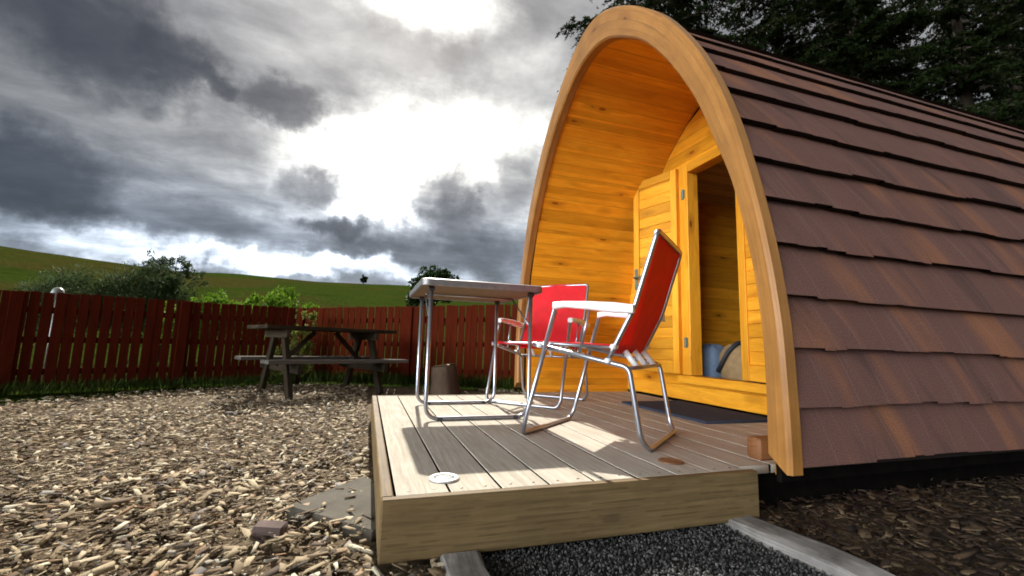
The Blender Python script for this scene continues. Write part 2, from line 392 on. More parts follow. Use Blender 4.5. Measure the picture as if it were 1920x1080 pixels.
def np_mesh(name, V, F4, m, parent=None):
    me = bpy.data.meshes.new(name); V = np.asarray(V, np.float32).reshape(-1, 3); F4 = np.asarray(F4, np.int32).reshape(-1, 4)
    me.vertices.add(len(V)); me.vertices.foreach_set('co', V.ravel())
    me.loops.add(F4.size); me.loops.foreach_set('vertex_index', F4.ravel())
    me.polygons.add(len(F4)); me.polygons.foreach_set('loop_start', np.arange(0, F4.size, 4, dtype=np.int32))
    me.polygons.foreach_set('loop_total', np.full(len(F4), 4, np.int32))
    me.update(calc_edges=True); me.materials.append(m)
    o = bpy.data.objects.new(name, me); C.objects.link(o); o.parent = parent; return o
def leaves(c, dirs, ln, wd):
    """quads (diamond leaves) at centres c along dirs"""
    n = len(c); dirs = dirs/np.linalg.norm(dirs, axis=1, keepdims=True)
    r = rng.normal(size=(n, 3)); s = np.cross(dirs, r); s /= np.linalg.norm(s, axis=1, keepdims=True)+1e-9
    ln = np.broadcast_to(ln, (n,))[:, None]; wd = np.broadcast_to(wd, (n,))[:, None]
    V = np.stack([c-dirs*ln/2, c+s*wd/2-dirs*ln*.05, c+dirs*ln/2, c-s*wd/2-dirs*ln*.05], 1)
    return V.reshape(-1, 3), np.arange(4*n).reshape(-1, 4)

# ------------------------------------------------------------------ terrain
def hill_h(x, y):
    r = math.hypot(x, y); a = math.degrees(math.atan2(x, y))
    t_ = max(0, min(1, (r-13)/145)); s_ = t_*t_*(3-2*t_)*.35+t_*.65
    az_f = max(0, min(1, (115-abs(a+5))/60)); az_f = az_f*az_f*(3-2*az_f)
    ridge = 19.2-(a+10)*.045*(abs(a) < 60)+.9*math.sin(a*.11+1)+.35*math.sin(a*.37)
    h = ridge*s_*az_f
    if r > 158: h -= (r-158)*.05*az_f
    return h+(.25*math.sin(x*.21)*math.sin(y*.17) if r > 16 else 0)*az_f
rad = [0, 2, 4, 6, 8, 10, 12, 13, 14, 16, 18, 21, 25, 30, 36, 43, 52, 62, 74, 88, 103, 118, 132, 143, 151, 156, 159, 163, 170, 190, 230, 320, 500, 900, 1600]
na = 180; V = []; F = []
for r in rad:
    for j in range(na):
        a = 2*math.pi*j/na; x, y = r*math.sin(a), r*math.cos(a); V.append((x, y, hill_h(x, y)-.012))
for i in range(len(rad)-1):
    for j in range(na):
        k = (j+1) % na; F.append((i*na+j, i*na+k, (i+1)*na+k, (i+1)*na+j))
g = np_mesh('ground', V, F, M['hill']); g.data.polygons.foreach_set('use_smooth', [True]*len(g.data.polygons)); structure(g)

# fence line
fL, fC, fR = Vector((-4.35, 4.64, 0)), Vector((-.917, 6.496, 0)), Vector((3.1, 4.84, 0))
bedge = [(-9, 1.6), (-4.6, 3.85), (-2.69, 4.60), (-2.31, 4.98), (-1.70, 5.50), (-1.05, 5.95), (-.5, 6.08), (.2, 5.95), (.9, 5.66), (1.6, 5.30), (2.6, 4.85), (3.4, 4.4), (9, 4.0)]
def bmax(x):
    return float(np.interp(x, [p[0] for p in bedge], [p[1] for p in bedge]))
mb = MB()
for (a, b) in zip(bedge[:-1], bedge[1:]):
    mb.quad([(a[0], -4, -.004), (b[0], -4, -.004), (b[0], b[1], -.004), (a[0], a[1], -.004)])
structure(mb.build('mulch_ground', M['mulch']))
mb = MB(); mb.quad([(.29, -4, .004), (1.17, -4, .004), (1.17, 1.6, .004), (.29, 1.6, .004)])
structure(mb.build('gravel_path', M['gravel']))

def chip_cloud(xr, yr, dens, ln, wd, ok, zmax=.02, th=(.0012, .0038)):
    n = int((xr[1]-xr[0])*(yr[1]-yr[0])*dens)
    x = rng.uniform(*xr, n); y = rng.uniform(*yr, n)
    keep = np.array([ok(a, b) for a, b in zip(x, y)]); x, y = x[keep], y[keep]; n = len(x)
    l = rng.uniform(*ln, n)*rng.uniform(.6, 1.25, n); w = rng.uniform(*wd, n)*rng.uniform(.7, 1.2, n); h = rng.uniform(*th, n)
    rz = rng.uniform(0, 6.283, n)+.0; tx = rng.normal(0, .30, n); ty = rng.normal(0, .22, n)
    z = rng.uniform(0, zmax, n)+.004
    sx = np.array([-1, 1, 1, -1]); sy = np.array([-1, -1, 1, 1])
    k1 = rng.uniform(.25, 1.05, (n, 4)); k2 = rng.uniform(.55, 1.05, (n, 4))
    bot = np.stack([sx*k2*l[:, None]/2, sy*k1*w[:, None]/2, np.repeat(-h[:, None]/2, 4, 1)], 2)
    top = bot.copy(); top[:, :, :2] *= .92; top[:, :, 2] *= -1
    v = np.concatenate([bot, top], 1)
    ca, sa = np.cos(rz)[:, None], np.sin(rz)[:, None]
    z1 = v[:, :, 2]+v[:, :, 0]*np.sin(ty)[:, None]+v[:, :, 1]*np.sin(tx)[:, None]
    x1 = v[:, :, 0]*ca-v[:, :, 1]*sa; y1 = v[:, :, 0]*sa+v[:, :, 1]*ca
    V_ = np.stack([x1+x[:, None], y1+y[:, None], z1+z[:, None]], 2)
    idx = np.array([[3, 2, 1, 0], [4, 5, 6, 7], [0, 1, 5, 4], [1, 2, 6, 5], [2, 3, 7, 6], [3, 0, 4, 7]])
    return V_.reshape(-1, 3), (idx[None]+(np.arange(n)*8)[:, None, None]).reshape(-1, 4)
def join(parts):
    Vs, Fs, o = [], [], 0
    for v, f in parts: Vs.append(v); Fs.append(f+o); o += len(v)
    return np.concatenate(Vs), np.concatenate(Fs)
def dist(x, y): return math.hypot(x, y)
def okbase(x, y):
    if y > bmax(x)-.02+random.gauss(0, .03): return False
    if .04 < x < 1.3 and y > 1.19: return False
    if .24 < x < 1.22 and y <= 1.2: return False
    if x >= 1.25 and y > 1.5-.05*math.sin(x*9) and y < 4.0: return False
    # stay inside a wide fan round the view
    return dist(x, y) > .55 and (y > .25)
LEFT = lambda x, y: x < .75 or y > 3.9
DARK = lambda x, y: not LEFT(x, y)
P1 = lambda side: chip_cloud((-3.2, 3.6), (.3, 2.6), 1350, (.022, .072), (.012, .032), lambda x, y: side(x, y) and okbase(x, y) and dist(x, y) < 2.4, .028)
P2 = lambda side: chip_cloud((-4.4, 5.0), (.3, 4.3), 1200, (.020, .060), (.011, .028), lambda x, y: side(x, y) and okbase(x, y) and 2.2 < dist(x, y) < 4.2, .028)
P3 = lambda side: chip_cloud((-6.0, 6.5), (.3, 6.4), 620, (.030, .060), (.012, .024), lambda x, y: side(x, y) and okbase(x, y) and 4.0 < dist(x, y) < 7.5, .030)
P4 = lambda side: chip_cloud((-1.6, 2.6), (.6, 2.0), 60, (.06, .10), (.014, .026), lambda x, y: side(x, y) and okbase(x, y), .03, (.004, .009))
vs, fs = chip_cloud((-.22, .04), (1.46, 1.86), 260, (.025, .07), (.008, .02), lambda x, y: True, .012); vs = vs+np.array((0, 0, .026))
def bits(side): return chip_cloud((-1.8, 3.0), (.4, 2.6), 2600, (.006, .016), (.002, .006), lambda x, y: side(x, y) and okbase(x, y), .030, (.001, .003))
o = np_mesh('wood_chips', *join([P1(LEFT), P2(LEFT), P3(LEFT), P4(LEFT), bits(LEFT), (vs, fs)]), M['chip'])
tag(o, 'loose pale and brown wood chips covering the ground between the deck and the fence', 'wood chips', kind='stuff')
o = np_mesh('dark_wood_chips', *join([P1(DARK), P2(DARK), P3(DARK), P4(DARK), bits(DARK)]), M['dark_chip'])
tag(o, 'wood chips painted darker for shade on the ground alongside the shingle roof', 'wood chips', kind='stuff')
G = chip_cloud((.30, 1.16), (.3, 1.24), 15000, (.004, .009), (.004, .008), lambda x, y: True, .008, (.003, .007))
o = np_mesh('gravel_stones', *G, M['stone'])
tag(o, 'fine dark grey gravel in front of the deck', 'gravel', kind='stuff')

# grass along and behind the fence
def tufts(n, gen, hgt, w):
    c = gen(n); h = rng.uniform(.5, 1, n)*hgt
    dr = np.stack([rng.normal(0, .28, n), rng.normal(0, .28, n), np.ones(n)], 1)
    c = c+dr*h[:, None]/2; return leaves(c, dr, h, w)
def along(a, b, o0, o1):
    a, b = np.array(a), np.array(b); t_ = (b-a)/np.linalg.norm(b-a); nr = np.array([t_[1], -t_[0], 0])
    return lambda n: a+(b-a)*rng.uniform(0, 1, (n, 1))+nr*rng.uniform(o0, o1, (n, 1))
G = [tufts(5200, along(fL-Vector((2.5, 1.35, 0)), fC, -.15, .42), .15, .011), tufts(3600, along(fC, fR, -.1, .26), .22, .012),
     tufts(9000, along(fL-Vector((3, 1.6, 0)), fC, -2.6, -.5), .22, .014), tufts(8000, along(fC, fR+Vector((1, -.4, 0)), -2.6, -.5), .22, .014)]
tag(np_mesh('long_grass', *join(G), M['grass']), 'dark long grass growing along the foot of the red fence', 'grass', kind='stuff')

# ------------------------------------------------------------------ deck
def gap_shade(o):   # board side faces painted black to stand for shade in the gaps
    o.data.materials.append(M['shade_black'])
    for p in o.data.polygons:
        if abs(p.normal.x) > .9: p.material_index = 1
DZ = .17; X0, X1, Y0, Y1 = .06, 1.252, 1.2, 3.44
deck = thing('timber_deck', 'low weathered timber deck carrying the table and chairs, in front of the arched cabin', 'deck', (X0, Y0, 0))
def at(o, par):   # geometry given in world metres, shown from its thing's origin
    
    if o.parent is par: o.matrix_parent_inverse = Matrix.Translation(-Vector(par.location))
    return o
x = .096; i = 0; bw = .1455
while x < X1-.01:
    w = min(bw, X1-x)-.007
    mb = MB(); mb.box((x+.003, Y0+.034, DZ-.03), (x+.003+w, Y1-.034, DZ+random.uniform(-.0012, .0012)), bev=.002)
    b = at(mb.build('deck_board', M['deck'], deck), deck); smooth_by_angle(b); gap_shade(b)
    for sx in (.25, .75):
        sb = MB(); sb.lathe([(.0045, 0), (.0045, .0012), (.003, .0016)], (x+w*sx, Y0+.065+random.uniform(-.004, .004), DZ), 8)
        at(sb.build('screw', M['screw'], b), deck)
    x += bw; i += 1
mb = MB(); mb.box((X0, Y0, .02), (X1+.02, Y0+.031, DZ+.002), bev=.004); smooth_by_angle(at(mb.build('front_fascia', M['fascia'], deck), deck))
mb = MB(); mb.box((X0, Y0+.033, .02), (X0+.032, Y1, DZ+.001), bev=.004); smooth_by_angle(at(mb.build('side_fascia', M['fascia'], deck), deck))
mb = MB(); mb.box((X0+.033, Y1-.031, .02), (X1, Y1, DZ+.001), bev=.004); smooth_by_angle(at(mb.build('rear_fascia', M['fascia'], deck), deck))
for yy in (1.7, 2.3, 2.9):
    mb = MB(); mb.box((X0+.035, yy, .02), (X1-.02, yy+.045, DZ-.032)); at(mb.build('joist', M['beam'], deck), deck)
def deck_light(x, y, rim, lens, lab):
    mb = MB(); n = 32; R_, r_ = .045, .030
    prof = [(r_, .0015), (r_, .004), (r_+.002, .0055), (R_-.004, .0055), (R_, .003), (R_, .0005)]
    base = 0
    for (r, z) in prof:
        for j in range(n):
            a = 2*math.pi*j/n; mb.v.append((x+r*math.cos(a), y+r*math.sin(a), DZ+z+.001))
    for q in range(len(prof)-1):
        for j in range(n):
            k = (j+1) % n; mb.f.append((q*n+j, (q+1)*n+j, (q+1)*n+k, q*n+k)); mb.uv.append([(0, 0)]*4)
    o = at(mb.build('deck_light', rim, deck, True), deck); o['label'] = lab
    lb = MB(); lb.lathe([(r_-.0005, 0), (r_-.0005, .0025), (r_*.8, .0038), (r_*.3, .0044)], (x, y, DZ+.0015), 32)
    at(lb.build('lens', lens, o, True), deck)
deck_light(.243, 1.352, M['steel_rim'], M['lens'], 'round flush light with a bright metal rim')
deck_light(1.056, 1.372, M['rust'], M['rust'], 'round brown flush light near the arch foot')

# timber edgings of the gravel path, slab, brick
def edging(x, y0_, y1_, rz, lab):
    mb = MB(); L = y1_-y0_; n = 14
    prof = [(-.052, 0), (-.053, .030), (-.046, .036), (.046, .037), (.053, .030), (.052, 0)]
    for i in range(n+1):
        f_ = i/n
        for (px, pz) in prof:
            mb.v.append((px+.004*math.sin(f_*17+px*40)+random.uniform(-.0015, .0015), f_*L, pz+random.uniform(-.002, .002)+.003*math.sin(f_*11)))
    m_ = len(prof)
    for i in range(n):
        for j in range(m_-1):
            a = i*m_+j; mb.f.append((a, a+1, a+m_+1, a+m_)); u_, v_ = i*L/n, j*.03
            mb.uv.append([(u_, v_), (u_, v_+.03), (u_+L/n, v_+.03), (u_+L/n, v_)])
    mb.f.append(tuple(range(m_))); mb.uv.append([(0, j*.03) for j in range(m_)])
    mb.f.append(tuple(n*m_+j for j in reversed(range(m_)))); mb.uv.append([(0, j*.03) for j in range(m_)])
    o = mb.build('timber_edging', M['edging']); o.location = (x, y0_, 0); o.rotation_euler = (0, 0, rz)
    smooth_by_angle(o, 35); tag(o, lab, 'edging', 'weathered timber edgings of the gravel path')
edging(1.27, .12, 1.29, .075, 'grey weathered timber edging running out from under the right end of the deck')
edging(.262, .12, 1.19, 0, 'grey weathered timber edging below the left front corner of the deck')
mb = MB(); mb.box((0, 0, 0), (.36, .34, .04), bev=.006)
o = smooth_by_angle(mb.build('paving_slab', M['slab'])); o.location = (-.215, 1.635, -.003); o.rotation_euler = (.02, .03, math.radians(-42))
tag(o, 'grey paving slab half buried in wood chips against the left side of the deck', 'paving slab')
mb = MB(); mb.box((0, 0, 0), (.085, .05, .045), bev=.006)
o = smooth_by_angle(mb.build('brick', M['brick'])); o.location = (-.275, 1.455, .002); o.rotation_euler = (.1, .06, math.radians(-14))
tag(o, 'small brown brick end lying among wood chips beside the paving slab', 'brick')

# ------------------------------------------------------------------ arched cabin
CY = 2.40; PX = 1.25; PXE = 6.75; WX = 2.33
OUT = [(.195, 1.337), (.28, 1.338), (.57, 1.33), (.72, 1.318), (.886, 1.295), (1.06, 1.262), (1.254, 1.215), (1.46, 1.155), (1.68, 1.07), (1.915, .945), (2.167, .77), (2.356, .59), (2.5, .42), (2.6, .27), (2.66, .14), (2.682, 0)]
TRI = [(.245, 1.252), (.42, 1.255), (.6, 1.252), (.785, 1.235), (.98, 1.2), (1.196, 1.145), (1.375, 1.075), (1.64, .96), (1.92, .788), (2.15, .60), (2.3, .42), (2.4, .27), (2.45, .14), (2.467, 0)]
INN = [(.165, 1.21), (.38, 1.215), (.6, 1.213), (.785, 1.20), (.98, 1.17), (1.196, 1.12), (1.375, 1.06), (1.64, .96), (1.92, .788), (2.15, .60), (2.3, .42), (2.4, .27), (2.45, .14), (2.467, 0)]
def catmull(prof, n=7):
    p = [np.array((w, z)) for z, w in prof]; p = [2*p[0]-p[1]]+p+[np.array((-p[-2][0], p[-2][1]))]; out = []
    for i in range(1, len(p)-2):
        for j in range(n):
            q = j/n; out.append(.5*((2*p[i])+(-p[i-1]+p[i+1])*q+(2*p[i-1]-5*p[i]+4*p[i+1]-p[i+2])*q*q+(-p[i-1]+3*p[i]-3*p[i+1]+p[i+2])*q**3))
    out.append(p[-2]); return np.array(out)
def resample(c, n):
    s_ = np.concatenate([[0], np.cumsum(np.linalg.norm(np.diff(c, axis=0), axis=1))])
    q = np.linspace(0, s_[-1], n+1); return np.stack([np.interp(q, s_, c[:, 0]), np.interp(q, s_, c[:, 1])], 1), s_[-1]
def full(c, off=0.):
    """half profile (w,z) from the foot up to the ridge -> whole arch y,z, right foot to left foot; off grows it outward"""
    n_ = np.gradient(c, axis=0); nn = np.stack([n_[:, 1], -n_[:, 0]], 1); nn /= np.linalg.norm(nn, axis=1, keepdims=True)
    nn[-1] = (0, 1); h = c+nn*off
    R_ = [(CY-w, z) for w, z in h]; L_ = [(CY+w, z) for w, z in h[:-1][::-1]]
    return R_+L_
oc, oL = resample(catmull(OUT), 60); ic, iL = resample(catmull(INN), 60); tc_, _ = resample(catmull(TRI), 60)
pod = thing('camping_cabin', 'arch shaped wooden camping cabin with brown shingle roof and orange pine porch', 'cabin', (PX, CY, 0))
# arch trim: section swept round the arch
sec = [('i', 0, PX+.012), ('i', .010, PX), ('o', -.012, PX), ('o', 0, PX+.012), ('o', 0, PX+.052), ('o', -.010, PX+.062), ('i', 0, PX+.062)]
rings = [full(oc if k == 'o' else tc_, o_) for k, o_, _ in sec]; n = len(rings[0]); mb = MB()
off_i = []
for q in range(n):
    for (r_, (_, _, x_)) in zip(rings, sec): mb.v.append((x_, r_[q][0], r_[q][1]))
m_ = len(sec); run = 0
for q in range(n-1):
    dl = math.dist(rings[3][q], rings[3][q+1])
    vv = [0, .012, .11, .15, .22, .235, .30, .41]
    for j in range(m_):
        k = (j+1) % m_
        mb.f.append((q*m_+j, q*m_+k, (q+1)*m_+k, (q+1)*m_+j)); mb.uv.append([(run, vv[j]), (run, vv[j+1]), (run+dl, vv[j+1]), (run+dl, vv[j])])
    run += dl
mb.f.append(tuple(reversed(range(m_)))); mb.uv.append([(0, 0)]*m_)
mb.f.append(tuple((n-1)*m_+j for j in range(m_))); mb.uv.append([(0, 0)]*m_)
smooth_by_angle(at(mb.build('arch_trim', M['glulam'], pod), pod), 25)
# roof: overlapping shingle courses
OFF = .0
rc0, rL = resample(catmull([(z, w-.042 if z < 2.3 else max(0, w-.042*max(0, (2.682-z)/.38))) for z, w in [(zz_-.0, ww_) for zz_, ww_ in OUT]]), 240)
rc0[:, 1] = np.minimum(rc0[:, 1], 9); rc0[:, 1] -= .045*np.clip((rc0[:, 1]-1.5)/1.1, 0, 1)
sl = np.concatenate([[0], np.cumsum(np.linalg.norm(np.diff(rc0, axis=0), axis=1))])
def roofpt(s_, lift):
    s_ = max(0, min(sl[-1], s_)); w = np.interp(s_, sl, rc0[:, 0]); z = np.interp(s_, sl, rc0[:, 1])
    e = .01; w2, z2 = np.interp(min(s_+e, sl[-1]), sl, rc0[:, 0]), np.interp(min(s_+e, sl[-1]), sl, rc0[:, 1])
    w1, z1 = np.interp(max(s_-e, 0), sl, rc0[:, 0]), np.interp(max(s_-e, 0), sl, rc0[:, 1])
    nx, nz = (z2-z1), -(w2-w1); l = math.hypot(nx, nz)+1e-9
    return w+nx/l*lift, z+nz/l*lift
ROW = .1775; nrow = int(math.ceil((sl[-1]-.045)/ROW)); mb = MB(); butts = []
xs0, xs1 = PX+.05, PXE
for side in (-1, 1):
    for r_i in range(nrow):
        s0 = .035+r_i*ROW; s1 = s0+ROW+.02; x_ = xs0; drop = .004
        while x_ < xs1-.01:
            w_ = random.choice((.05, .09, .14, .19)) if side < 0 else .6
            x2 = min(xs1, x_+w_); drop = max(0, min(.016, drop+random.choice((-.007, -.003, 0, .003, .007)))); lf = .042-.022*min(1, max(0, (r_i-6)/5))
            ss = [s0-drop, s0+ROW*.35, s0+ROW*.7, s1]; li = [lf, lf*.72, lf*.42, .002]
            top = [roofpt(a, b) for a, b in zip(ss, li)]; bt = roofpt(ss[0]+.012, 0)
            uo = (r_i*1.37)
            for j in range(3):
                (wa_, za_), (wb_, zb_) = top[j], top[j+1]
                q = [(x_, CY+side*wa_, za_), (x2, CY+side*wa_, za_), (x2, CY+side*wb_, zb_), (x_, CY+side*wb_, zb_)]
                uvq = [(x_+uo, ss[j]), (x2+uo, ss[j]), (x2+uo, ss[j+1]), (x_+uo, ss[j+1])]
                if side > 0: q = q[::-1]; uvq = uvq[::-1]
                if j == 0:
                    b0 = len(mb.v); mb.v += q; mb.f.append((b0, b0+1, b0+2, b0+3)); mb.uv.append(uvq)
                    fr = (b0, b0+1) if side < 0 else (b0+3, b0+2)
                    mb.v += [(x_, CY+side*bt[0], bt[1]), (x2, CY+side*bt[0], bt[1])]
                    butts.append(len(mb.f)); mb.f.append((b0+4, b0+5, fr[1], fr[0]) if side < 0 else (fr[0], fr[1], b0+5, b0+4)); mb.uv.append([(x_+uo, ss[0]-.01), (x2+uo, ss[0]-.01), (x2+uo, ss[0]), (x_+uo, ss[0])])
                    up_ = (b0+3, b0+2) if side < 0 else (b0, b0+1)
                else:
                    b0 = len(mb.v); mb.v += [q[2], q[3]] if side < 0 else [q[0], q[1]]
                    if side < 0: mb.f.append((up_[0], up_[1], b0, b0+1)); up_ = (b0+1, b0); mb.uv.append(uvq)
                    else: mb.f.append((b0, b0+1, up_[1], up_[0])); up_ = (b0, b0+1); mb.uv.append(uvq)
            x_ = x2
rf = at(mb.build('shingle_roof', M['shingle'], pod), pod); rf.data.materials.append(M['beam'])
for q in butts: rf.data.polygons[q].material_index = 1  # butt faces coloured dark to paint the shadow line under each course
# dark underlay shell below the shingles
mb = MB(); cc, _ = resample(rc0, 40); f_ = full(cc, -.016); g_ = full(cc, -.03)
for q in range(len(f_)-1):
    for (p_, rv) in ((f_, 0), (g_, 1)):
        a, b = p_[q], p_[q+1]; qd = [(xs0, *a), (PXE, *a), (PXE, *b), (xs0, *b)]
        mb.quad(qd if not rv else qd[::-1])
at(mb.build('underlay', M['beam'], pod), pod)
# lining: pine boards running the length of the cabin
def shell(cv, xa, xb, name, m_, inward=True, n=46):
    mb = MB(); c_, L_ = resample(cv, n); fp = full(c_, .012); s_ = 0
    for q in range(len(fp)-1):
        a, b = fp[q], fp[q+1]; dl = math.dist(a, b)
        mb.quad([(xa, *a), (xa, *b), (xb, *b), (xb, *a)], [(xa, s_), (xa, s_+dl), (xb, s_+dl), (xb, s_)]); s_ += dl
    return at(mb.build(name, m_, pod), pod)
icc = ic.copy(); icc[0, 1] = .17
smooth_by_angle(shell(ic, PX+.07, WX, 'porch_lining', M['pine']), 60)
smooth_by_angle(shell(ic, WX+.07, 5.2, 'interior_lining', M['pine_pale']), 60)
# front wall with its door opening
def wall_plate(x, ya, yb, za, zb, fac=1, name='wall', m_=None, th=.05, par=None):
    pass
inner_full = [(CY-w, z) for w, z in ic]+[(CY+w, z) for w, z in ic[:-1][::-1]]
def half_w(z): return float(np.interp(z, ic[:, 1], ic[:, 0])) if z > ic[0, 1] else float(ic[0, 0])
DL, DR, DB, DT = 2.83, 1.83, .375, 2.02     # frame outer: left, right, sill, head
mb = MB(); zz_ = DB-.175
pl = .098; z = .20
while z < 2.46:
    z2 = min(2.465, z+pl-.0); hw0, hw1 = half_w(z)+.014, half_w(z2)+.014
    segs = [((CY-hw0, CY-hw1), (CY+hw0, CY+hw1))]
    def piece(y0a, y0b, y1a, y1b, za_, zb_):
        mb.quad([(WX, y1a, za_), (WX, y0a, za_), (WX, y0b, zb_), (WX, y1b, zb_)], [(y1a, za_), (y0a, za_), (y0b, zb_), (y1b, zb_)])
        mb.quad([(WX+.06, y0a, za_), (WX+.06, y1a, za_), (WX+.06, y1b, zb_), (WX+.06, y0b, zb_)], [(y0a, za_), (y1a, za_), (y1b, zb_), (y0b, zb_)])
    if z2 <= DB+.001 or z >= DT-.001: piece(CY-hw0, CY-hw1, CY+hw0, CY+hw1, z, z2)
    else:
        zc = [z, z2]
        if z < DB < z2: piece(CY-hw0, CY-hw0, CY+hw0, CY+hw0, z, DB); zc[0] = DB
        if z < DT < z2: piece(CY-hw1, CY-hw1, CY+hw1, CY+hw1, DT, z2); zc[1] = DT
        h0, h1 = half_w(zc[0])+.014, half_w(zc[1])+.014
        piece(CY-h0, CY-h1, DR+.02, DR+.02, zc[0], zc[1]); piece(DL-.02, DL-.02, CY+h0, CY+h1, zc[0], zc[1])
    z = z2
at(mb.build('front_wall', M['pine'], pod), pod)
# door frame
def pbox(lo, hi, name, m_, par, bev=.004):
    mb = MB(); mb.box(lo, hi, bev=bev); return smooth_by_angle(at(mb.build(name, m_, par), pod))
fr = MB()
fr.box((WX-.035, DL-.10, DB+.001), (WX+.07, DL, DT), bev=.004)
fr.box((WX-.035, DR, DB+.001), (WX+.07, DR+.07, DT), bev=.004)
fr.box((WX-.033, DR+.072, DT-.07), (WX+.068, DL-.102, DT-.002), bev=.004)
frame = smooth_by_angle(at(fr.build('door_frame', M['pine_plain'], pod), pod))
pbox((WX-.05, DR-.02, DB-.06), (WX+.075, DL+.03, DB), 'door_sill', M['pine_plain'], pod)
def leaf(ya, yb, hinge_y, ang, lab=None, knob=None):
    """framed door leaf built closed between ya<yb, then swung about its hinge"""
    X = WX-.045; zb, zt = DB+.008, DT-.012
    R_ = Matrix.Translation((X, hinge_y, 0)) @ Matrix.Rotation(ang, 4, 'Z') @ Matrix.Translation((-X, -hinge_y, 0))
    mb = MB(); s_ = .058
    mb.box((X-.022, ya, zb), (X+.022, ya+s_, zt), bev=.003); mb.box((X-.022, yb-s_, zb), (X+.022, yb, zt), bev=.003)
    mb.box((X-.021, ya+s_+.001, zt-.07), (X+.021, yb-s_-.001, zt-.001), bev=.003); mb.box((X-.021, ya+s_+.001, zb+.001), (X+.021, yb-s_-.001, zb+.10), bev=.003)
    mb.v = [tuple(R_ @ Vector(v)) for v in mb.v]
    o = smooth_by_angle(at(mb.build('door_leaf', M['pine_plain'], pod), pod))
    if lab: o['label'] = lab
    p = MB(); z_ = zb+.10
    while z_ < zt-.075:      # tongue and groove panel, boards laid across
        z2 = min(zt-.07, z_+.085)
        p.box((X-.010, ya+s_-.004, z_), (X+.010, yb-s_+.004, z2-.001), bev=.004); z_ = z2
    p.v = [tuple(R_ @ Vector(v)) for v in p.v]
    smooth_by_angle(at(p.build('door_panel', M['pine_plain'], o), pod))
    if knob is not None:
        h = MB(); sx = knob[1]
        h.box((X+sx*.024-.004, knob[0]-.016, 1.06), (X+sx*.024+.004, knob[0]+.016, 1.24), bev=.002)
        h.tube(fillet([(X+sx*.024, knob[0], 1.16), (X+sx*.065, knob[0], 1.16), (X+sx*.065, knob[0]+knob[2]*.09, 1.16)], .015), .008, 8)
        h.v = [tuple(R_ @ Vector(v)) for v in h.v]; at(h.build('door_handle', M['hinge'], o), pod)
leaf(2.36, DL-.03, DL-.02, math.radians(-165), 'left door leaf folded open against the porch wall', (2.39, 1, 1))
leaf(DR+.03, 2.245, DR+.02, math.radians(-2), 'right door leaf nearly closed')
for zz_ in (.62, 1.78):
    mb = MB(); mb.tube([(WX-.04, DL-.055, zz_-.04), (WX-.04, DL-.055, zz_+.04)], .008, 8); mb.box((WX-.039, DL-.075, zz_-.035), (WX-.0355, DL-.035, zz_+.035))
    at(mb.build('hinge', M['hinge'], frame), pod)
pbox((2.75, 3.20, .262), (4.65, 3.23, 2.0), 'light_patch_panel', M['pine'], pod, .003)  # added panel standing in for a patch of light on the inner wall
# skirting / floor
y = CY-1.195; k = 0
while PX+.004+k*.1455 < WX-.03:
    xx = PX+.006+k*.1455; x2 = min(xx+.139, WX-.004)
    mb = MB(); mb.box((xx+.003, CY-1.13, DZ-.03), (x2, CY+1.205, DZ-.001+random.uniform(-.001, .001)), bev=.0015)
    gap_shade(smooth_by_angle(at(mb.build('porch_board', M['porch'], pod), pod))); k += 1
pbox((WX-.02, CY-1.19, .19), (WX-.002, CY+1.19, .30), 'skirting', M['pine_plain'], pod)
pbox((WX+.07, CY-1.2, .22), (5.2, CY+1.2, .26), 'interior_floor', M['pine_pale'], pod)
mb = MB(); c_ = [(5.2, CY+w, z) for w, z in ic[::3]]+[(5.2, CY-w, z) for w, z in ic[::3][::-1]]
mb.quad(c_, [(p[1], p[2]) for p in c_]); at(mb.build('rear_wall', M['pine_pale'], pod), pod)
for yy in (CY-.98, CY-.5, CY-.03, CY+.46, CY+.94):
    pbox((PX+.12, yy, .01), (PXE-.05, yy+.07, .135), 'base_beam', M['beam'], pod)
pbox((PX-.02, CY-1.248, .218), (PX+.10, CY-1.193, .287), 'sole_block', M['block'], pod, .006)
mb = MB(); c_ = [(PXE-.02, CY+w, z) for w, z in rc0[::8]]+[(PXE-.02, CY-w, z) for w, z in rc0[::8][::-1]]
mb.quad(c_, [(p[1], p[2]) for p in c_]); at(mb.build('gable_wall', M['pine_pale'], pod), pod)

for q in (-1, 1):  # black strips added to paint the darkness below the roof edge
    a_, b_ = sorted((CY+q*1.228, CY+q*1.248)); pbox((PX+.066, a_, .145), (PXE, b_, .212), 'eaves_shade_strip', M['shade_black'], pod, .002)
    a_, b_ = sorted((CY+q*1.04, CY+q*1.08)); pbox((PX+.066, a_, .0), (PXE, b_, .16), 'base_shade_strip', M['shade_black'], pod, .002)
# doormat
mb = MB(); mb.box((0, 0, 0), (.50, .84, .014), bev=.005)
o = smooth_by_angle(mb.build('doormat', M['mat'])); o.location = (1.77, 2.0, DZ+.001); tag(o, 'dark blue grey doormat on the porch boards below the door', 'doormat')
